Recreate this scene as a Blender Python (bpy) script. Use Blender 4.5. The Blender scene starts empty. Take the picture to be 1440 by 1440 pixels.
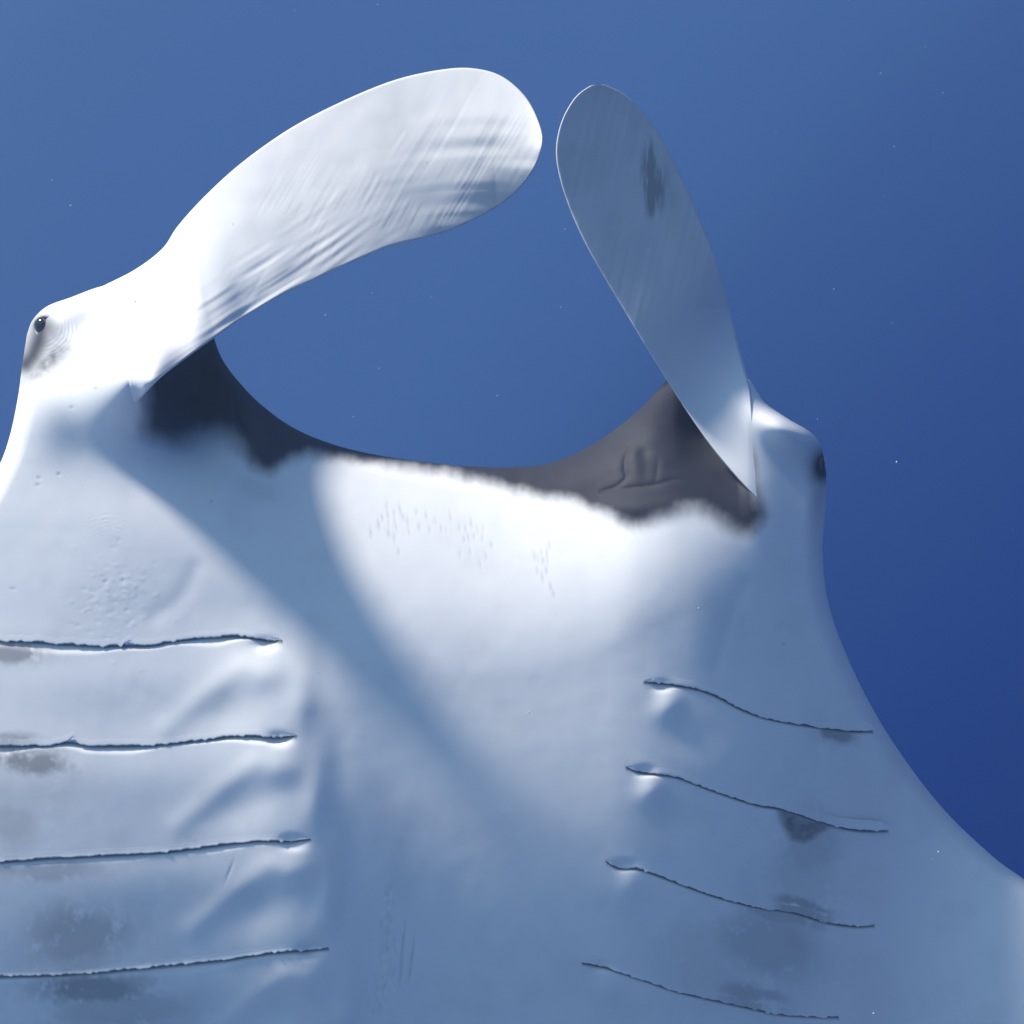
import bpy, math, random
import numpy as np
from mathutils import Vector

# ------------------------------------------------------------------ camera, water light, sun
sc = bpy.context.scene
col = sc.collection
DIST = 1.75                                   # metres from the lens to the belly
EXPOSURE = 0.62
cam_d = bpy.data.cameras.new('camera')
cam_d.sensor_width = 36.0
cam_d.lens = 36.0 * DIST / 1.44
cam_d.clip_start = 0.02
cam_d.clip_end = 500.0
cam = bpy.data.objects.new('camera', cam_d)
cam.location = (0.0, -DIST, 0.0)
cam.rotation_euler = (math.radians(90), 0, 0)
col.objects.link(cam)
sc.camera = cam

SUN = Vector((-0.60, -0.163, 0.79)).normalized()      # towards the sun
sun_d = bpy.data.lights.new('sun', 'SUN')
sun_d.energy = 5.0
sun_d.angle = math.radians(7.5)               # water scatters the sun's disc wider
sun_d.color = (1.0, 0.93, 0.84)
sun = bpy.data.objects.new('sun', sun_d)
sun.rotation_euler = SUN.to_track_quat('Z', 'Y').to_euler()
sun.location = SUN * 6
col.objects.link(sun)

world = bpy.data.worlds.new('World')
sc.world = world
world.use_nodes = True
wn = world.node_tree
wn.nodes.clear()
wo = wn.nodes.new('ShaderNodeOutputWorld')
wb = wn.nodes.new('ShaderNodeBackground')
wt = wn.nodes.new('ShaderNodeTexCoord')
wd = wn.nodes.new('ShaderNodeVectorMath'); wd.operation = 'DOT_PRODUCT'
wd.inputs[1].default_value = Vector((-0.75, -0.42, 0.50)).normalized()   # the sunlit surface lies that way
wm = wn.nodes.new('ShaderNodeMapRange')
wm.inputs['From Min'].default_value = -1.0
wm.inputs['From Max'].default_value = 1.0
wr = wn.nodes.new('ShaderNodeValToRGB')
wr.color_ramp.interpolation = 'CARDINAL'
els = wr.color_ramp.elements
stops = [(0.00, (0.004, 0.022, 0.140)), (0.145, (0.009, 0.038, 0.197)), (0.275, (0.032, 0.087, 0.268)), (0.34, (0.045, 0.115, 0.315)),
         (0.56, (0.054, 0.125, 0.312)), (0.72, (0.14, 0.25, 0.42)), (1.0, (0.50, 0.76, 1.02))]
WTOP = 1.5
stops = [(p, tuple(v / WTOP for v in c)) for p, c in stops]
els[0].position, els[0].color = stops[0][0], (*stops[0][1], 1)
els[1].position, els[1].color = stops[-1][0], (*stops[-1][1], 1)
for p, c in stops[1:-1]:
    e = els.new(p); e.color = (*c, 1)
wn.links.new(wt.outputs['Generated'], wd.inputs[0])
wn.links.new(wd.outputs['Value'], wm.inputs['Value'])
wn.links.new(wm.outputs['Result'], wr.inputs['Fac'])
wn.links.new(wr.outputs['Color'], wb.inputs['Color'])
wb.inputs['Strength'].default_value = WTOP / 2 ** EXPOSURE
wn.links.new(wb.outputs['Background'], wo.inputs['Surface'])

sc.view_settings.view_transform = 'Standard'
sc.view_settings.look = 'None'
sc.view_settings.exposure = EXPOSURE
sc.view_settings.gamma = 1.0
sc.view_settings.use_curve_mapping = False
sc.render.engine = 'CYCLES'
sc.cycles.use_denoising = True
sc.cycles.max_bounces = 6
sc.cycles.volume_bounces = 0

# ------------------------------------------------------------------ helpers
rng = np.random.default_rng(7)

def sm(a, b, x):
    t = np.clip((x - a) / (b - a), 0, 1)
    return t * t * (3 - 2 * t)

def gauss(x, y, cx, cy, rx, ry, rot=0.0):
    c, s = math.cos(math.radians(rot)), math.sin(math.radians(rot))
    u = (x - cx) * c + (y - cy) * s
    v = -(x - cx) * s + (y - cy) * c
    return np.exp(-(u / rx) ** 2 - (v / ry) ** 2)

_lat = rng.random((256, 256)).astype(np.float32)
def vnoise(x, y):
    xi = np.floor(x).astype(np.int64); yi = np.floor(y).astype(np.int64)
    fx = (x - xi); fy = (y - yi)
    fx = fx * fx * (3 - 2 * fx); fy = fy * fy * (3 - 2 * fy)
    a = _lat[yi & 255, xi & 255]; b = _lat[yi & 255, (xi + 1) & 255]
    c = _lat[(yi + 1) & 255, xi & 255]; d = _lat[(yi + 1) & 255, (xi + 1) & 255]
    return (a * (1 - fx) + b * fx) * (1 - fy) + (c * (1 - fx) + d * fx) * fy
def fbm(x, y, sc_, oct_=4):
    o = 0; amp = 0.5
    for k in range(oct_):
        c_, s_ = math.cos(0.6 + 1.1 * k), math.sin(0.6 + 1.1 * k)
        o = o + amp * vnoise((x * c_ + y * s_) / sc_ + 17.3 * k, (y * c_ - x * s_) / sc_ + 9.1 * k)
        sc_ *= 0.47; amp *= 0.55
    return o / (0.5 * (1 - 0.55 ** oct_) / 0.45)

def catmull(pts, n):
    p = np.array(pts, float)
    p = np.vstack([2 * p[0] - p[1], p, 2 * p[-1] - p[-2]])
    out = []
    for i in range(1, len(p) - 2):
        t = np.linspace(0, 1, 24, endpoint=False)[:, None]
        a, b, c, d = p[i - 1], p[i], p[i + 1], p[i + 2]
        out.append(0.5 * (2 * b + (c - a) * t + (2 * a - 5 * b + 4 * c - d) * t ** 2 + (3 * b - a - 3 * c + d) * t ** 3))
    out.append(p[-2][None])
    q = np.vstack(out)
    s = np.concatenate([[0], np.cumsum(np.linalg.norm(np.diff(q, axis=0), axis=1))])
    if n is None:
        return q
    t = np.linspace(0, s[-1], n)
    return np.stack([np.interp(t, s, q[:, k]) for k in range(q.shape[1])], 1)

def dist_poly(x, y, poly):
    """distance of every point to an open polyline, and the segment position it is nearest to"""
    sh = x.shape
    x = x.ravel(); y = y.ravel()
    best = np.full(x.shape, 1e9); where = np.zeros(x.shape)
    for i in range(len(poly) - 1):
        ax, ay = poly[i][0], poly[i][1]; bx, by = poly[i + 1][0], poly[i + 1][1]
        dx, dy = bx - ax, by - ay
        L = dx * dx + dy * dy + 1e-9
        t = np.clip(((x - ax) * dx + (y - ay) * dy) / L, 0, 1)
        d = (x - ax - t * dx) ** 2 + (y - ay - t * dy) ** 2
        m = d < best
        best = np.where(m, d, best); where = np.where(m, i + t, where)
    return np.sqrt(best).reshape(sh), where.reshape(sh)

def inside_poly(x, y, poly):
    c = np.zeros(x.shape, bool)
    n = len(poly)
    for i in range(n):
        x1, y1 = poly[i]; x2, y2 = poly[(i + 1) % n]
        if y1 == y2: continue
        c ^= ((y1 > y) != (y2 > y)) & (x < (x2 - x1) * (y - y1) / (y2 - y1) + x1)
    return c

def to_world(x, y, h):
    """millimetre layout of the belly (x right, y down, h towards the viewer) to metres"""
    s = (DIST * 1000 - h) / (DIST * 1000)
    return np.stack([(x - 720) / 1000 * s, -h / 1000, (720 - y) / 1000 * s], -1)

def grid_faces(nr, nc, off=0, flip=False):
    i, j = np.meshgrid(np.arange(nr - 1), np.arange(nc - 1), indexing='ij')
    a = (i * nc + j).ravel() + off
    f = np.stack([a, a + 1, a + nc + 1, a + nc], 1)
    return f[:, ::-1] if flip else f

def make_mesh(name, verts, faces, mat, parent=None, attrs=None):
    me = bpy.data.meshes.new(name)
    faces = np.asarray(faces, np.int32)
    me.vertices.add(len(verts)); me.vertices.foreach_set('co', np.asarray(verts, np.float32).ravel())
    k = faces.shape[1]
    me.loops.add(faces.size); me.loops.foreach_set('vertex_index', faces.ravel())
    me.polygons.add(len(faces))
    me.polygons.foreach_set('loop_start', np.arange(0, faces.size, k, dtype=np.int32))
    me.polygons.foreach_set('loop_total', np.full(len(faces), k, np.int32))
    me.polygons.foreach_set('use_smooth', np.ones(len(faces), bool))
    for an, av in (attrs or {}).items():
        a = me.attributes.new(an, 'FLOAT', 'POINT')
        a.data.foreach_set('value', np.asarray(av, np.float32).ravel())
    me.materials.append(mat)
    me.update(); me.validate()
    o = bpy.data.objects.new(name, me)
    col.objects.link(o)
    o.parent = parent
    return o

# ------------------------------------------------------------------ materials
def skin_material():
    m = bpy.data.materials.new('ray_skin'); m.use_nodes = True
    nt = m.node_tree; N = nt.nodes; L = nt.links
    b = N['Principled BSDF']; out = N['Material Output']
    at = N.new('ShaderNodeAttribute'); at.attribute_name = 'pigment'
    th = N.new('ShaderNodeAttribute'); th.attribute_name = 'thin'
    tc = N.new('ShaderNodeTexCoord')
    n1 = N.new('ShaderNodeTexNoise'); n1.inputs['Scale'].default_value = 14; n1.inputs['Detail'].default_value = 6
    n2 = N.new('ShaderNodeTexNoise'); n2.inputs['Scale'].default_value = 420; n2.inputs['Detail'].default_value = 3
    L.new(tc.outputs['Object'], n1.inputs['Vector']); L.new(tc.outputs['Object'], n2.inputs['Vector'])
    pale = N.new('ShaderNodeMix'); pale.data_type = 'RGBA'
    pale.inputs['A'].default_value = (0.72, 0.73, 0.74, 1); pale.inputs['B'].default_value = (0.80, 0.79, 0.78, 1)
    L.new(n1.outputs['Fac'], pale.inputs['Factor'])
    mx = N.new('ShaderNodeMix'); mx.data_type = 'RGBA'
    mx.inputs['B'].default_value = (0.030, 0.031, 0.042, 1)
    L.new(pale.outputs['Result'], mx.inputs['A']); L.new(at.outputs['Fac'], mx.inputs['Factor'])
    L.new(mx.outputs['Result'], b.inputs['Base Color'])
    b.inputs['Roughness'].default_value = 0.62
    b.inputs['Specular IOR Level'].default_value = 0.18
    bp = N.new('ShaderNodeBump'); bp.inputs['Strength'].default_value = 0.05; bp.inputs['Distance'].default_value = 0.0015
    L.new(n2.outputs['Fac'], bp.inputs['Height']); L.new(bp.outputs['Normal'], b.inputs['Normal'])
    tr = N.new('ShaderNodeBsdfTranslucent'); L.new(mx.outputs['Result'], tr.inputs['Color'])
    ms = N.new('ShaderNodeMixShader')
    L.new(th.outputs['Fac'], ms.inputs['Fac']); L.new(b.outputs[0], ms.inputs[1]); L.new(tr.outputs[0], ms.inputs[2])
    L.new(ms.outputs[0], out.inputs['Surface'])
    return m

def plain(name, c, rough, spec=0.5):
    m = bpy.data.materials.new(name); m.use_nodes = True
    nt = m.node_tree; b = nt.nodes['Principled BSDF']
    n = nt.nodes.new('ShaderNodeTexNoise'); n.inputs['Scale'].default_value = 300
    mx = nt.nodes.new('ShaderNodeMix'); mx.data_type = 'RGBA'
    mx.inputs['A'].default_value = (*[v * 0.8 for v in c], 1); mx.inputs['B'].default_value = (*[min(1, v * 1.2) for v in c], 1)
    nt.links.new(n.outputs['Fac'], mx.inputs['Factor']); nt.links.new(mx.outputs['Result'], b.inputs['Base Color'])
    b.inputs['Roughness'].default_value = rough; b.inputs['Specular IOR Level'].default_value = spec
    return m

SKIN = skin_material()
EYE = plain('eye_brown', (0.10, 0.082, 0.082), 0.45, 0.3)
PUPIL = plain('pupil_black', (0.012, 0.012, 0.014), 0.12, 0.6)
SNOW = plain('plankton_white', (0.45, 0.45, 0.44), 0.8, 0.1)

# ------------------------------------------------------------------ outlines of the body (mm)
FRONT = [(38, 470), (46, 450), (66, 431), (100, 418), (145, 402), (200, 394), (245, 408), (280, 440), (297, 465), (310, 500),
         (330, 530), (365, 567), (410, 600), (460, 622), (520, 638), (600, 650), (660, 656), (720, 657), (770, 652), (820, 632),
         (870, 600), (905, 570), (940, 533), (975, 519), (1015, 519), (1052, 533), (1075, 565), (1110, 590), (1140, 608),
         (1155, 630), (1162, 665)]
LEFT = [(38, 470), (31, 515), (25, 560), (14, 612), (0, 652), (-28, 705), (-80, 780), (-170, 880), (-300, 1000), (-520, 1160),
        (-850, 1350), (-1150, 1500)]
RIGHT = [(1162, 665), (1161, 715), (1157, 780), (1166, 852), (1190, 920), (1221, 985), (1262, 1053), (1320, 1130), (1380, 1190),
         (1440, 1236), (1600, 1335), (1900, 1500)]
# outline thickness and roundness: (position along the outline is given by the point), (half thickness, roll width)
ROUND_F = [(34, 30)] * 2 + [(45, 34)] * 3 + [(30, 22)] * 4 + [(34, 24)] * 16 + [(60, 50)] * 4 + [(45, 30)] * 2
ROUND_L = [(34, 30), (38, 26), (40, 26), (40, 28), (40, 32)] + [(34, 30)] * 7
ROUND_R = [(45, 30), (40, 24), (36, 22), (30, 22)] + [(24, 22)] * 8

GILLS = [
    [(-80, 893), (0, 898), (40, 900), (100, 904), (160, 906), (210, 905), (250, 898), (300, 893), (345, 893), (375, 898), (398, 899)],
    [(-80, 1045), (0, 1047), (60, 1046), (95, 1042), (130, 1046), (200, 1046), (240, 1043), (300, 1036), (340, 1032), (390, 1034), (418, 1033)],
    [(-80, 1215), (0, 1210), (80, 1204), (160, 1200), (240, 1195), (300, 1187), (360, 1180), (400, 1180), (437, 1178)],
    [(-80, 1376), (0, 1371), (80, 1369), (160, 1363), (240, 1355), (320, 1347), (380, 1338), (430, 1334), (462, 1331)],
    [(905, 957), (925, 958), (950, 961), (985, 968), (1010, 978), (1050, 998), (1090, 1010), (1150, 1020), (1200, 1026), (1228, 1026)],
    [(880, 1077), (905, 1084), (950, 1090), (1000, 1108), (1060, 1128), (1100, 1136), (1150, 1152), (1200, 1164), (1248, 1166)],
    [(852, 1209), (870, 1218), (900, 1220), (950, 1238), (1000, 1256), (1060, 1272), (1110, 1280), (1160, 1294), (1200, 1300), (1230, 1299)],
    [(818, 1352), (850, 1358), (900, 1374), (950, 1391), (1000, 1403), (1050, 1414), (1100, 1424), (1180, 1428)],
]
GILLC = [catmull(g, 260) for g in GILLS]
GDEPTH = [4.4, 4.4, 4.2, 4, 3.6, 3.6, 3.2, 2.8]

YF = np.array([(-1500, 420), (-200, 440), (100, 440), (200, 470), (300, 520), (365, 567), (460, 622), (600, 650), (720, 657),
               (820, 632), (900, 585), (960, 560), (1050, 560), (1160, 640), (1400, 700), (2400, 700)], float)
YFC = catmull(YF, 900)

def h_base(x, y):
    """broad shape of the underside, before folds"""
    xm = 690 - 45 * sm(650, 950, y)
    dx = x - xm
    r = np.clip(dx - 212, 0, None)
    h = -np.where(r < 350, r * r / (2 * 490), 125 + (r - 350) * 0.714)
    l = np.clip(-dx - 200, 0, None)
    h = h - np.where(l < 600, l * l / (2 * 4200), 42.9 + (l - 600) * 0.2)
    q = np.clip(y - 1030, 0, None)
    h = h - np.where(q < 520, q * q / (2 * 1020), 132.5 + (q - 520) * 0.12)
    h = h + 17 * np.exp(-((x - 398 - 0.1 * (y - 900)) / 105) ** 2) * sm(850, 1000, y)
    e = y - np.interp(x, YFC[:, 0], YFC[:, 1])
    f = np.clip(300 - e, 0, 420)
    h = h - f * f / (2 * 420)
    # the wing bends up beyond the gill field
    h = h + 1.12 * 48 * np.log1p(np.exp(np.clip((x - 1305 + 0.1 * (y - 1200)) / 48, -30, 30))) * sm(960, 1160, y)
    # head: raised lobe root on either side, hollow behind it
    h = h + 214 * gauss(x, y, 188, 528, 64, 70, 10) + 16 * gauss(x, y, 118, 490, 34, 34) + 38 * gauss(x, y, 66, 548, 60, 80)
    h = h + 66 * gauss(x, y, 82, 440, 46, 46)
    h = h + 8 * gauss(x, y, 1090, 660, 50, 110, -10) + 84 * gauss(x, y, 1110, 598, 60, 30, 36)
    return h

def h_raw(x, y):
    h = h_base(x, y)
    # left cheek: low oval swelling with a crease on its inner lower side
    h = h + 5 * gauss(x, y, 140, 800, 120, 100)
    arc = catmull([(276, 800), (262, 828), (243, 850), (218, 866)], 60)
    d, _ = dist_poly(x, y, arc)
    h = h - 0.9 * np.exp(-(d / 14) ** 2)
    # right cheek fold
    arc = catmull([(1045, 830), (1028, 865), (1018, 900), (1010, 935)], 40)
    d, _ = dist_poly(x, y, arc)
    h = h - 1.2 * np.exp(-(d / 12) ** 2) + 2 * gauss(x, y, 985, 890, 35, 55)
    return h

def recess(x, y):
    """the mouth side drops away behind the root of either lobe"""
    b = (x - 145) * .961 - (y - 402) * .2755
    r = 70 * sm(2, 28, b) * (1 - sm(555, 610, y)) * (1 - sm(240, 300, x)) * sm(405, 465, y)
    b2 = (y - 533) * .0816 - (x - 1052) * .9966
    r = r + 115 * gauss(x, y, 280, 535, 46, 66, 10) + 25 * gauss(x, y, 300, 600, 60, 40) + 70 * gauss(x, y, 990, 590, 45, 90, -30) * sm(0, 30, b2)
    r = r - 55 * gauss(x, y, 236, 424, 42, 30, 25)
    return r + 55 * sm(2, 26, b2) * (1 - sm(590, 665, y)) * sm(945, 1010, x)

def gill_relief(x, y):
    h = np.zeros_like(x)
    for k, c in enumerate(GILLC):
        yy = np.interp(x, c[:, 0], c[:, 1])
        x0, x1 = c[0, 0], c[-1, 0]
        left = k < 4
        a = sm(x0, x0 + 24, x) * (1 - sm(x1 - 24, x1, x))
        d = y - yy
        w = (2.2 + 4.5 * vnoise(x / 60, x * 0 + k * 7.7) ** 1.5) if left else 2.4
        below = np.where(d > 0, (1 - sm(0, 3.2, d / w)) * GDEPTH[k] + 0.8 * np.exp(-d / 26), 0)
        above = np.where(d <= 0, np.exp(-(d / 40) ** 2) * (0.5 if left else 0.4), 0)
        h = h + a * (above - below)
        if left:
            xe, ye = c[-1]
            h = h - 5 * gauss(x, y, xe - 26, ye + 7, 16, 9)
            h = h + 4.5 * gauss(x, y, xe - 28, ye + 48, 34, 26)
            h = h - 3.4 * gauss(x, y, xe - 70, ye + 98, 52, 30, -24)
            ridge = np.array([(xe - 62, ye + 40), (xe - 110, ye + 80), (xe - 165, ye + 126)])
            rd, _ = dist_poly(x, y, ridge)
            h = h + 1.5 * np.exp(-(rd / 17) ** 2)
            h = h + 2.5 * gauss(x, y, xe + 24, ye + 92, 20, 48, 6)
            h = h - 1.5 * gauss(x, y, xe + 58, ye + 40, 24, 70)
            h = h + 2 * gauss(x, y, xe - 230, ye + 60, 150, 40)
        else:
            xe, ye = c[0]
            h = h - 4 * gauss(x, y, xe + 26, ye + 8, 13, 7)
            h = h + (5, 5, 2.5, 1.5)[k - 4] * gauss(x, y, xe + 36, ye + 36, 20, 22)
            h = h - 2.5 * gauss(x, y, xe + 70, ye + 82, 42, 26, 20)
            h = h + 1.5 * gauss(x, y, xe + 190, ye + 110, 120, 40, 18)
    return h

MOUTH = [catmull(p, 60) for p in (
    [(327, 535), (328, 560), (334, 590), (347, 608), (365, 621), (384, 629)],
    [(908, 616), (890, 626), (880, 642), (878, 658), (880, 672), (866, 684), (842, 692)],
    [(842, 692), (880, 687), (920, 682), (945, 675), (965, 675)],
    [(926, 640), (924, 660), (922, 680)])]
MDEP = [3.2, 1.6, 1.3, 0.5]
def mouth_relief(x, y):
    h = np.zeros_like(x)
    for c, dep in zip(MOUTH, MDEP):
        d, t = dist_poly(x, y, c)
        a = np.sin(np.clip(t / (len(c) - 1), 0, 1) * math.pi) ** 0.5
        h = h - dep * a * np.exp(-(d / 3.2) ** 2) + 0.6 * a * np.exp(-((d - 9) / 7) ** 2)
    h = h + 2.5 * gauss(x, y, 895, 655, 9, 22, -8) - 2.5 * gauss(x, y, 905, 636, 9, 8)
    # swelling of the lower lip and the groove under the upper lip
    h = h + 6 * gauss(x, y, 900, 712, 60, 16, 0)
    return h

DARK = catmull([(165, 380), (208, 540), (200, 590), (210, 612), (250, 622), (285, 608), (312, 606), (335, 630), (356, 654), (380, 664), (398, 650),
        (430, 640), (480, 645), (550, 655), (620, 664), (680, 676), (740, 692), (800, 702), (840, 716), (872, 733), (902, 738),
        (930, 728), (958, 718), (985, 716), (1010, 732), (1030, 745), (1056, 746), (1074, 724), (1066, 690), (1034, 540), (1000, 380),
        (700, 380), (400, 380), (165, 380)], 260)
SMUDGE = [(20, 918, 45, 16, 0, .55), (15, 1035, 30, 8, 0, .4), (40, 1070, 55, 18, 8, .60), (20, 1160, 35, 30, 0, .25), (110, 1315, 70, 40, -8, .38),
          (130, 1390, 75, 22, 0, .55), (170, 1420, 90, 30, 0, .28), (60, 1225, 80, 14, 0, .30), (40, 1100, 90, 60, 0, .12),
          (1172, 1032, 26, 12, 10, .55), (1140, 1185, 40, 50, 0, .22), (1100, 1290, 60, 14, 14, .35),
          (1080, 1330, 75, 45, 15, .30), (1060, 1395, 50, 14, 12, .35), (1130, 1270, 40, 8, 14, .45), (1000, 1350, 90, 60, 0, .12),
          (1135, 1230, 45, 60, 0, .14), (365, 690, 30, 16, 20, .10)]
def pigment(x, y):
    nz = fbm(x, y, 34, 4) - 0.5
    streak = fbm(x * 1.0 + 300, y * 0.22, 9, 3) - 0.5
    d, _ = dist_poly(x, y, DARK)
    s = np.where(inside_poly(x, y, DARK), d, -d)
    wid = 14 + 9 * gauss(x, y, 270, 610, 120, 60) + 6 * gauss(x, y, 1000, 730, 90, 40)
    p = sm(-1, 1, (s + nz * 14 + streak * 4) / wid)
    p = np.where(y < 300, 0, p)
    tone = 0.99 + 0.01 * sm(0.25, 0.7, nz + 0.5)
    p = p * tone
    wx = x + 16 * (fbm(x, y, 30, 3) - .5); wy = y + 16 * (fbm(x + 400, y, 30, 3) - .5)
    grain = fbm(x, y, 7, 3)
    n2 = fbm(x + 50, y + 90, 26, 5)
    for (cx, cy, rx, ry, rot, st) in SMUDGE:
        g = gauss(wx, wy, cx, cy, rx, ry, rot)
        p = np.maximum(p, st * np.clip(g * 1.5 * sm(0.28, 0.66, n2 * .6 + grain * .4 + 0.22 * g), 0, 1))
    tri = np.array([(1092, 1134), (1130, 1147), (1170, 1160), (1150, 1174), (1130, 1186), (1112, 1180), (1100, 1158)], float)
    dt, _ = dist_poly(wx * .5 + x * .5, wy * .5 + y * .5, np.vstack([tri, tri[:1]]))
    st_ = np.where(inside_poly(wx * .5 + x * .5, wy * .5 + y * .5, tri), dt, -dt)
    p = np.maximum(p, 0.72 * sm(-9, 7, st_) * (0.7 + .5 * grain))
    # skin round the eyes
    for c in ([(58, 462), (54, 480), (46, 500), (36, 512)], ):
        d, _ = dist_poly(x, y, np.array(c, float))
        p = np.maximum(p, 0.97 * np.exp(-(d / 19) ** 2))
    p = np.maximum(p, 0.75 * gauss(x, y, 64, 510, 44, 15, -38) * (.6 + .8 * grain))
    p = np.maximum(p, 0.98 * np.clip(1.3 * gauss(x, y, 1158, 655, 18, 27, 10), 0, 1))
    p = np.maximum(p, 0.35 * gauss(x, y, 1152, 690, 12, 50, 6))
    p = np.maximum(p, 0.85 * gauss(x, y, 62, 462, 22, 22))
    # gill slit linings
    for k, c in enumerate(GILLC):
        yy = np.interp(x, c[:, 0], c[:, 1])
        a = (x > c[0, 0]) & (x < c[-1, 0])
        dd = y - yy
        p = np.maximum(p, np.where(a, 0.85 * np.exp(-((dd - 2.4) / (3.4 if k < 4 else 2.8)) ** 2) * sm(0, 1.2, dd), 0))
    p = p + 0.05 * sm(.5, .75, fbm(x + 900, y, 60, 5)) * (1 - p)
    return np.clip(p, 0, 1)

# small scars of the belly: (x, y, length, width, tilt, depth, pigment)
rs = random.Random(5)
SCARS = []
for (x, y) in [(522,750),(533,738),(538,728),(545,712),(546,724),(547,735),(547,750),(555,722),(556,731),(558,741),(555,757),(563,716),(567,727),(574,734),(576,748),
               (561,776),(586,720),(590,741),(600,726),(605,745),(613,733),(621,743),(628,746),(634,727),(647,742),(655,743),(653,758),(659,755),(667,754),(663,736),
               (672,746),(680,743),(679,757),(692,767),(684,783),(676,794),(648,780),(662,776),(752,782),(757,785),(762,777),(764,788),(770,779),(773,767),(756,803),
               (763,812),(771,791),(769,803),(775,825),(779,835)]:
    SCARS.append((x, y, rs.uniform(5, 8), rs.uniform(1.6, 2.4), 82, 0.7, rs.uniform(.10, .22)))
for i in range(90):
    y = rs.uniform(1235, 1425)
    x = 549 - (y - 1235) * 0.07 + rs.gauss(0, 2 + (y - 1235) * 0.05)
    SCARS.append((x, y, rs.uniform(3, 7), rs.uniform(2, 3.2), 80 + rs.uniform(-25, 25), rs.uniform(-1.1, 1.4), rs.uniform(.03, .12)))
for (x, y, ln) in [(567, 1330, 26), (565, 1365, 22), (580, 1345, 24), (578, 1365, 14), (323, 1225, 16)]:
    SCARS.append((x, y, ln, 1.8, 97 if x > 400 else 112, 1.2, .22))
for (x, y) in [(95, 482), (93, 492), (83, 667), (55, 672), (53, 682), (148, 818), (173, 816), (18, 828), (101, 573), (134, 546), (298, 705), (1102, 905)]:
    SCARS.append((x, y, 3, 2.2, 0, 1.4, .25))
for i in range(150):
    x = rs.gauss(165, 32); y = rs.gauss(840, 38)
    SCARS.append((x, y, rs.uniform(2.5, 5), rs.uniform(1.6, 2.4), rs.uniform(-20, 20), rs.uniform(-0.7, .7), 0.0))
def scars(x, y, shape):
    h = np.zeros(shape); p = np.zeros(shape)
    fx, fy = x, y
    for (cx, cy, ln, wd_, rot, dep, pg) in SCARS:
        m = (np.abs(fx - cx) < ln * 2.5) & (np.abs(fy - cy) < ln * 2.5)
        if not m.any(): continue
        g = gauss(fx[m], fy[m], cx, cy, ln, wd_, rot)
        h[m] -= 0.4 * dep * g
        p[m] = np.maximum(p[m], pg * g)
    # stretch rings of the cheek and round the eye
    for (cx, cy, r0, n, gap, a0, a1, amp) in [(152, 790, 40, 5, 6.2, 235, 300, .8), (58, 458, 24, 6, 5.0, -25, 110, 1.0), (1105, 900, 30, 4, 6, 230, 300, .5)]:
        ang = np.degrees(np.arctan2(fy - cy, fx - cx)) % 360
        rr = np.hypot(fx - cx, fy - cy) + 7 * (fbm(fx, fy, 22, 3) - .5)
        mid = (a0 + a1) / 2; half = (a1 - a0) / 2
        da = np.abs((ang - mid + 180) % 360 - 180)
        h -= 0.35 * amp * sm(.25, .7, fbm(fx + 70, fy, 16, 2)) * np.sin((rr - r0) / gap * 2 * math.pi) * (1 - sm(half * .5, half, da)) * sm(r0 - gap, r0, rr) * (1 - sm(r0 + gap * n - gap, r0 + gap * n, rr))
    return h, p

# ------------------------------------------------------------------ body grid
NU, NV, NW = 900, 540, 60
uu = np.linspace(0, 1, NU)
Fc = catmull(FRONT, NU)
rf = np.array(ROUND_F, float); rl = np.array(ROUND_L, float); rr_ = np.array(ROUND_R, float)
bx = np.interp(uu, [0, .012, .035, .06, .94, .965, .988, 1], [-1150, -700, -250, -50, 1490, 1580, 1750, 1900])
vv = np.linspace(0, 1, NV) ** 1.12
Lc = catmull(LEFT, None); Rc = catmull(RIGHT, None)
ly = 470 + (1500 - 470) * vv; lx = np.interp(ly, Lc[:, 1], Lc[:, 0])
ry = 665 + (1500 - 665) * vv; rx = np.interp(ry, Rc[:, 1], Rc[:, 0])
U, V = np.meshgrid(uu, vv)
UE = 0.06
un = np.clip((uu - UE) / (1 - 2 * UE), 0, 1)
a_ = np.maximum(lx + 40, -50); b_ = np.minimum(rx - 40, 1490)
xi = a_[:, None] + (b_ - a_)[:, None] * un[None]
kl = np.clip(1 - uu / UE, 0, 1)[None]; kr = np.clip((uu - 1 + UE) / UE, 0, 1)[None]
xi = xi + (lx - a_)[:, None] * kl ** 1.6 + (rx - b_)[:, None] * kr ** 1.6
X = (1 - V) * Fc[None, :, 0] + V * xi
# the outermost columns follow the outline exactly
X = X + (lx - ((1 - vv) * Fc[0, 0] + vv * lx))[:, None] * kl + (rx - ((1 - vv) * Fc[-1, 0] + vv * rx))[:, None] * kr
Y = (1 - V) * Fc[None, :, 1] + V * 1500
bx = X[-1]
# rear of the body, wing tips and tail (outside the picture)
w2 = np.linspace(0, 1, NW + 1)[1:]
yb = 1500 + 1900 * w2 ** 1.3
lb = np.interp(yb, [1500, 1700, 1800, 1900, 2100, 2350, 2480, 3400], [-1150, -1480, -1560, -1100, -350, 350, 610, 632])
rb = np.interp(yb, [1500, 1700, 1800, 1900, 2100, 2350, 2480, 3400], [1900, 2300, 2380, 2050, 1450, 900, 665, 642])
ub = (bx - bx[0]) / (bx[-1] - bx[0])
Xb = lb[:, None] + (rb - lb)[:, None] * ub[None]
Yb = np.repeat(yb[:, None], NU, 1)
X = np.vstack([X, Xb]); Y = np.vstack([Y, Yb])
NR = X.shape[0]

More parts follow.
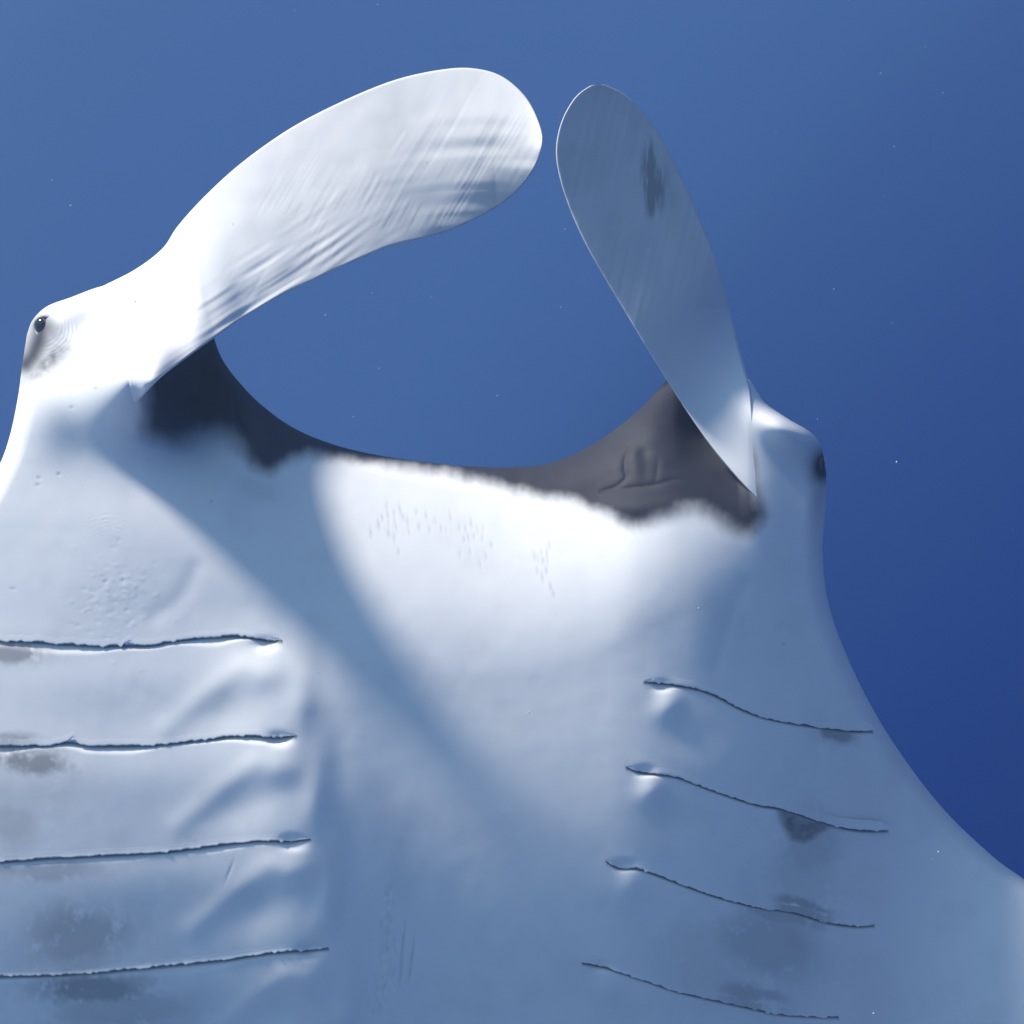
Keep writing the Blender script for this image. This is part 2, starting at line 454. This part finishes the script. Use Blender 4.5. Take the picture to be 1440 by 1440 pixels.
outl = np.vstack([np.column_stack([catmull(LEFT, 120), catmull(np.array(ROUND_L, float), 120)])[::-1],
                  np.column_stack([catmull(FRONT, 260), catmull(np.array(ROUND_F, float)[np.round(np.linspace(0, len(ROUND_F) - 1, len(FRONT))).astype(int)], 260)]),
                  np.column_stack([catmull(RIGHT, 120), catmull(np.array(ROUND_R, float), 120)])])
rear = np.vstack([np.column_stack([rb, yb]), ])
def edge_roll(x, y):
    e, wh = dist_poly(x, y, outl[:, :2])
    T = np.interp(wh, np.arange(len(outl)), outl[:, 2]); W = np.interp(wh, np.arange(len(outl)), outl[:, 3])
    t = np.clip(e / W, 0, 1)
    return T * (1 - np.sqrt(np.clip(1 - (1 - t) ** 2, 0, 1))), e
E, ED = edge_roll(X, Y)
# rear edges: simple distance to the row ends
rowl = np.concatenate([lx, lb]); rowr = np.concatenate([rx, rb])
er = np.minimum(X - rowl[:, None], rowr[:, None] - X)
back = np.arange(NR)[:, None] >= NV
half = np.maximum((rowr - rowl)[:, None] / 2, 1)
E = np.where(back, 24 * (1 - np.sqrt(np.clip(1 - (1 - np.clip(er / 60, 0, 1)) ** 2, 0, 1))), E)
ED = np.where(back, er, ED)
H0 = h_raw(X, Y)
sh, sp = scars(X, Y, X.shape)
H = H0 + gill_relief(X, Y) * sm(0, 40, ED) + mouth_relief(X, Y) + sh - recess(X, Y) + 1.2 * (fbm(X, Y, 90, 3) - .5) + .025 * (fbm(X, Y, 5, 2) - .5) - E
cu = np.clip(150 + 0.25 * np.clip(Y - 1100, 0, 300) - ED, 0, None) * (X > 900)
H = H - cu * cu / (2 * 330) * sm(1010, 1180, Y)
# eye sockets
H = H - 10 * gauss(X, Y, 59, 456, 12, 12)
PIG = np.maximum(pigment(X, Y), sp)

verts = to_world(X, Y, H).reshape(-1, 3)
faces = [grid_faces(NR, NU)]
# upper (dark) side of the animal, coarser, meeting the underside along the outline
ci = np.unique(np.concatenate([np.arange(0, NU, 6), [NU - 1]])); ri = np.unique(np.concatenate([np.arange(0, NR, 6), [NR - 1]]))
XB, YB = X[np.ix_(ri, ci)], Y[np.ix_(ri, ci)]
HB0 = H[np.ix_(ri, ci)]; EB = ED[np.ix_(ri, ci)]
onb = np.zeros(XB.shape, bool); onb[0] = onb[:, 0] = onb[:, -1] = True; onb[-1] = True
mid = h_base(XB, YB) - 40
thick = 190 * np.sqrt(np.clip(EB / 420, 0, 1)) * np.exp(-((YB - 1100) / 1400) ** 2)
HB = np.where(onb, HB0, np.minimum(mid - thick, HB0 - 10))
off = len(verts)
verts = np.vstack([verts, to_world(XB, YB, HB).reshape(-1, 3)])
faces.append(grid_faces(len(ri), len(ci), off, True))
pig = np.concatenate([PIG.ravel(), np.full(XB.size, 1.0)])
thin = np.zeros(len(pig))

# ------------------------------------------------------------------ head lobes (continue the body's skin)
LOBE_L = dict(
    outer=[(145, 402), (190, 379), (228, 350), (250, 318), (285, 279), (330, 237), (380, 199), (430, 168), (500, 134), (560, 111), (620, 98), (665, 96),
           (705, 107), (738, 135), (757, 170), (762, 200)],
    inner=[(192, 566), (225, 532), (260, 505), (300, 476), (340, 448), (390, 418), (440, 394), (500, 366), (550, 346), (595, 335), (640, 321), (690, 296),
           (725, 270), (750, 238), (762, 200)],
    ext_o=(95, 440), ext_i=(130, 600))
LOBE_R = dict(
    outer=[(1052, 533), (1040, 490), (1025, 430), (1006, 365), (985, 310), (960, 253), (935, 204), (910, 165), (882, 136), (855, 121), (842, 119)],
    inner=[(1066, 704), (1036, 672), (1003, 632), (970, 585), (940, 538), (910, 490), (880, 440), (850, 390), (822, 340), (800, 290), (786, 245), (782, 208),
           (790, 170), (808, 138), (828, 122), (842, 119)],
    ext_o=(1078, 632), ext_i=(1112, 735))

def table(pts, width):
    a = np.array(pts, float)
    t = np.linspace(-.4, 1.3, 851)
    v = np.interp(t, a[:, 0], a[:, 1])
    k = np.hanning(int(width / 0.002) | 1); k /= k.sum()
    v = np.convolve(np.pad(v, len(k) // 2, mode='edge'), k, mode='valid')
    return np.column_stack([t, v])
SPL_L = table([(-.2, 158), (.065, 158), (.12, 88), (.19, -22), (.28, -74), (.45, -100), (.7, -110), (1, -110)], .07)
MID_L = table([(-.2, 75), (0, 62), (.2, -10), (.4, -70), (.7, -104), (1, -110)], .2)
TIL_L = table([(-.2, 1.05), (0, 1.05), (.2, .68), (.4, .48), (.75, .40), (1, .34)], .2)
def build_lobe(L, side):
    global verts, pig, thin
    ns, nt = (430, 170) if side == 'l' else (400, 130)
    full = catmull(L['outer'] + L['inner'][::-1][1:], None)
    cut = (len(L['outer']) - 1) * 24
    def resample(q, n):
        l_ = np.concatenate([[0], np.cumsum(np.linalg.norm(np.diff(q, axis=0), axis=1))])
        t_ = np.linspace(0, 1, n); t_ = 1 - (1 - t_) ** 1.25
        return np.stack([np.interp(t_ * l_[-1], l_, q[:, k_]) for k_ in range(2)], 1)
    O = resample(full[:cut + 1], ns); I = resample(full[cut:][::-1], ns)
    ne = 40
    k = np.linspace(1, 0, ne, endpoint=False)[:, None]
    eo = O[0] + k * (np.array(L['ext_o']) - O[0]); ei = I[0] + k * (np.array(L['ext_i']) - I[0])
    O = np.vstack([eo, O]); I = np.vstack([ei, I])
    s = np.concatenate([-k[:, 0] * 0.15, 1 - (1 - np.linspace(0, 1, ns)) ** 1.25])[:, None]
    t = (0.5 - 0.5 * np.cos(np.linspace(0, math.pi, nt)))[None] * 0.6 + np.linspace(0, 1, nt)[None] * 0.4
    x = O[:, None, 0] * (1 - t) + I[:, None, 0] * t
    y = O[:, None, 1] * (1 - t) + I[:, None, 1] * t
    W = np.linalg.norm(O - I, axis=1)[:, None]
    hb = h_base(x, y); hr = h_raw(x, y)
    k0 = sm(0, .05, s); hb = hr * (1 - k0) + hb * k0
    if side == 'l':
        xc, yc = O[ne:], I[ne:]
        hi = np.interp(s, SPL_L[:, 0], SPL_L[:, 1])
        ti = np.interp(s, TIL_L[:, 0], TIL_L[:, 1])
        hm = np.interp(s, MID_L[:, 0], MID_L[:, 1])
        hl = hm - ti * (1 - t) * W + (hi - hm) * t ** 2.6
        hl = hl - 95 * sm(0.42, 0.92, s) * np.clip(t - 0.30, 0, 1) ** 1.8 * np.clip(W / 190, 0, 1)
        bl = sm(0.01, 0.20, s)
    else:
        hl = -122 + 80 * s - 0.62 * (0.5 - t) * W
        bl = sm(0.0, 0.40, s)
    h = hb * (1 - bl) + hl * bl + 0.6 * sm(0, 0.03, s) - 24 * sm(0.0, 0.04, -s) - 30 * sm(.03, .12, -s)
    if side == 'l':
        h = h + 78 * np.exp(-((s - .065) / .052) ** 2) * sm(.45, 1, t) * sm(-.01, .03, s)
    # fine wrinkles
    mod = fbm(x, y, 60, 3)
    if side == 'l':
        q = x * 0.86 + y * 0.51 + 9 * fbm(x, y, 120, 2)
        w1 = (vnoise(q / 3.0, y / 150) - .5) * 0.55 + (vnoise(q / 6.0, y / 200 + 40) - .5) * 0.6
        h = h + 0.55 * w1 * sm(0.35, 0.60, mod) * sm(0.12, 0.5, s) * sm(0, .15, 1 - t) * (0.35 + 0.9 * sm(0.15, .45, t))
        q2 = y * 0.97 + x * 0.06 - 0.0006 * (x - 640) ** 2
        h = h + (vnoise(q2 / 15, x / 130 + 7) - .5) * 4.6 * sm(0.5, 0.85, s) * sm(0.2, 0.6, t)
        q3 = x * 0.56 + y * 0.83 + 10 * fbm(x, y, 90, 2)
        h = h + (vnoise(q3 / 7, (x - y) / 120) - .5) * 2.2 * sm(0.5, .8, t) * sm(-.02, .06, s) * (1 - sm(0.35, 0.7, s))
        h = h + (vnoise(x / 26, y / 26) - .5) * 1.6 * sm(0.1, .4, s)
    else:
        q = x * 0.97 + y * 0.22
        h = h + ((vnoise(q / 6, y / 180) - .5) * 0.5 + (vnoise(x / 40, y / 60) - .5) * 3) * sm(0.1, .4, s)
    # rounded rim
    e = np.minimum(np.minimum(t, 1 - t) * W, np.linalg.norm(O[-1] - 0.5 * (O + I), axis=1)[:, None] + 1e-3)
    wdt = 3.5 + 16 * (1 - sm(0, 0.3, s)) * sm(.3, .0, t)
    T = 2.2 + 14 * (1 - sm(0, 0.30, s))
    prof = np.sqrt(np.clip(1 - (1 - np.clip(e / wdt, 0, 1)) ** 2, 0, 1))
    hf = h - T * (1 - prof)
    hbk = h - T - T * (0.3 + 0.7 * sm(0.6, -.1, s)) * prof
    p = np.zeros_like(x)
    if side == 'l':
        p = pigment(x, np.where(y < 5000, y, y)) * (s < 0.0) * 0
        for c in ([(58, 462), (54, 480), (46, 500), (36, 512)], ):
            d, _ = dist_poly(x, y, np.array(c, float)); p = np.maximum(p, 0.97 * np.exp(-(d / 19) ** 2))
    else:
        n = fbm(x * 1.3, y * 0.18, 14, 4)
        p = 0.52 * sm(0.12, 0.8, gauss(x, y, 917, 255, 17, 52, -2) * (0.35 + 1.2 * sm(.3, .7, n)))
        p = np.maximum(p, 0.20 * gauss(x, y, 935, 250, 16, 55, -14) * n * 1.6)
        p = np.maximum(p, 0.10 * sm(0.45, .7, fbm(x, y, 70, 3)) * sm(.4, .9, s))
    nr = x.shape[0]
    o1 = len(verts)
    verts = np.vstack([verts, to_world(x, y, hf).reshape(-1, 3), to_world(x, y, hbk).reshape(-1, 3)])
    flip = side == 'r'
    faces.append(grid_faces(nr, nt, o1, flip)); faces.append(grid_faces(nr, nt, o1 + nr * nt, not flip))
    pig = np.concatenate([pig, p.ravel(), np.maximum(p.ravel(), 0.75)])
    th = np.repeat(0.2 * sm(0.1, 0.5, s), nt, 1).ravel()
    thin = np.concatenate([thin, th, th])

build_lobe(LOBE_L, 'l')
build_lobe(LOBE_R, 'r')

# ------------------------------------------------------------------ the manta ray
ray = bpy.data.objects.new('manta_ray', None)
ray.empty_display_size = 0.2
col.objects.link(ray)
ray['label'] = 'white-bellied manta ray with two raised paddle-shaped head lobes, its underside showing gill slits'
ray['category'] = 'manta ray'
body = make_mesh('body', verts, np.vstack(faces), SKIN, ray, {'pigment': pig, 'thin': thin})

# gill flaps: the thin ragged free edge of skin over each slit
def surf(x, y):
    return h_raw(x, y) + gill_relief(x, y) + 1.2 * (fbm(x, y, 90, 3) - .5)
for k, c in enumerate(GILLC):
    n = int((c[-1, 0] - c[0, 0]) / 1.1)
    c = catmull(GILLS[k], n)
    left = k < 4
    tng = np.gradient(c, axis=0); tng /= np.linalg.norm(tng, axis=1)[:, None]
    nrm = np.column_stack([-tng[:, 1], tng[:, 0]])          # points down the belly
    f = np.linspace(0, 1, n)
    a = np.minimum(sm(0, .05, f), 1 - sm(.95, 1, f))
    rag = (vnoise(c[:, 0] / 5.0, c[:, 1] * 0 + k * 9.7) - .5) * 2.2 + (vnoise(c[:, 0] / 2.6, c[:, 1] * 0 + k * 2.7) - .5) * 1.2 + (vnoise(c[:, 0] / 16.0, c[:, 1] * 0 + k * 5.1) - .5) * 2.4
    rag = rag + 3.5 * np.clip(vnoise(c[:, 0] / 9.0, c[:, 1] * 0 + k * 3.3) - .78, 0, 1) * 4
    if k == 1: rag = rag - 8 * np.exp(-((c[:, 0] - 103) / 6) ** 2)
    if k == 0: rag = rag - 5 * np.exp(-((c[:, 0] - 182) / 7) ** 2)
    rows = []
    lift = 0.15
    for dd, up in ((-12, -.35), (-8, -.03), (-6, .05), (-3, .09), (-.5, .11), (1.6, .11), (2.2, -.35), (1.6, -.9), (-1, -1.8)):
        off_ = dd + rag * a
        q = c + nrm * (off_ * np.where(a < .5, .5 + a, 1))[:, None]
        base = surf(q[:, 0], np.minimum(q[:, 1], c[:, 1] - 1.0))
        rows.append(to_world(q[:, 0], q[:, 1], base + up * a - .4 * (1 - a)))
    gv = np.stack(rows)
    gp = np.zeros(gv.shape[:2]); gp[6:] = .7
    for r in range(6):
        gp[r] = pigment(c[:, 0], c[:, 1] - 14) * .9
    g = make_mesh('gill_flap', gv.reshape(-1, 3), grid_faces(len(rows), n), SKIN, ray, {'pigment': gp, 'thin': np.zeros(gp.shape)})

# eyes: ball set into the lid, with a pupil
def eyeball(cx, cy, h, r, look):
    look = Vector(look).normalized()
    c = Vector(to_world(np.array(cx, float), np.array(cy, float), np.array(h, float)))
    qt = look.to_track_quat('Z', 'Y')
    def cap(rad, a0, a1, bulge, name, mat, parent):
        na, nb = 14, 28
        vs = []
        for i in range(na + 1):
            al = a0 + (a1 - a0) * i / na
            for j in range(nb):
                b = 2 * math.pi * j / nb
                p = Vector((math.sin(al) * math.cos(b), math.sin(al) * math.sin(b) * 0.92, math.cos(al) * bulge)) * rad
                vs.append(c + qt @ p)
        fs = [(i * nb + j, (i + 1) * nb + j, (i + 1) * nb + (j + 1) % nb, i * nb + (j + 1) % nb) for i in range(na) for j in range(nb)]
        return make_mesh(name, np.array([tuple(v) for v in vs]), np.array(fs), mat, parent)
    e = cap(r, 0.001, math.pi - .001, 1.0, 'eye', EYE, ray)
    cap(r * 1.02, 0.001, 0.55, 1.0, 'pupil', PUPIL, e)
    return e
he = float(h_raw(np.array([60.]), np.array([456.]))[0])
eyeball(64, 459, he - 21, 0.0155, (-0.35, -0.9, 0.25))
eyeball(1147, 652, float(h_raw(np.array([1150.]), np.array([652.]))[0]) - 30, 0.0135, (0.9, -0.4, 0.1))
# lid ring of the near eye
def lid(cx, cy, r, h0):
    n, m = 64, 10
    vs = []
    for i in range(n):
        a = 2 * math.pi * i / n
        for j in range(m):
            b = 2 * math.pi * j / m
            rr = r + 2.6 * math.cos(b)
            vs.append(to_world(np.array(cx + rr * math.cos(a)), np.array(cy + rr * 0.92 * math.sin(a)),
                               np.array(h0 + 2.6 * math.sin(b) + 9 * math.cos(a))))
    fs = [(i * m + j, ((i + 1) % n) * m + j, ((i + 1) % n) * m + (j + 1) % m, i * m + (j + 1) % m) for i in range(n) for j in range(m)]
    return make_mesh('eyelid', np.array(vs), np.array(fs), SKIN, ray, {'pigment': np.full(len(vs), .5), 'thin': np.zeros(len(vs))})
lid(64, 459, 16, he - 9)

# ------------------------------------------------------------------ drifting plankton
rp = random.Random(11)
pv, pf = [], []
def speck(c, r):
    b = len(pv)
    ph = rp.uniform(0, 6)
    for d in ((1, 0, 0), (-1, 0, 0), (0, 1, 0), (0, -1, 0), (0, 0, 1), (0, 0, -1)):
        k = r * rp.uniform(.6, 1.3)
        pv.append((c[0] + d[0] * k, c[1] + d[1] * k, c[2] + d[2] * k))
    for f in ((0, 2, 4), (2, 1, 4), (1, 3, 4), (3, 0, 4), (2, 0, 5), (1, 2, 5), (3, 1, 5), (0, 3, 5)):
        pf.append(tuple(b + i for i in f))
for i in range(240):
    y = rp.uniform(-.7, 1.6)
    sc_ = (DIST + y) / DIST
    speck((rp.uniform(-1.0, 1.0) * sc_, y, rp.uniform(-.9, .9) * sc_), (.0004 + .0016 * rp.random() ** 3) * (0.5 + .5 * sc_))
pl = make_mesh('plankton', np.array(pv), np.array(pf), SNOW)
pl['label'] = 'tiny pale plankton specks drifting in the blue water'
pl['category'] = 'plankton'
pl['kind'] = 'stuff'

# ------------------------------------------------------------------ the water's own haze
hm = bpy.data.materials.new('water_haze'); hm.use_nodes = True
hn = hm.node_tree; hn.nodes.clear()
ho = hn.nodes.new('ShaderNodeOutputMaterial'); hv = hn.nodes.new('ShaderNodeVolumePrincipled')
hv.inputs['Color'].default_value = (0.36, 0.56, 0.95, 1)
hv.inputs['Density'].default_value = 0.04
hv.inputs['Anisotropy'].default_value = 0.3
hn.links.new(hv.outputs['Volume'], ho.inputs['Volume'])
x0, x1, y0, y1, z0, z1 = -3.2, 3.2, -2.4, 1.7, -3.9, 2.4
hz = make_mesh('haze', np.array([(x, y, z) for x in (x0, x1) for y in (y0, y1) for z in (z0, z1)]),
               np.array([(0, 1, 3, 2), (4, 6, 7, 5), (0, 4, 5, 1), (2, 3, 7, 6), (0, 2, 6, 4), (1, 5, 7, 3)]), hm)
hz['kind'] = 'stuff'
hz['label'] = 'pale blue haze of the clear sea water'
hz['category'] = 'water'
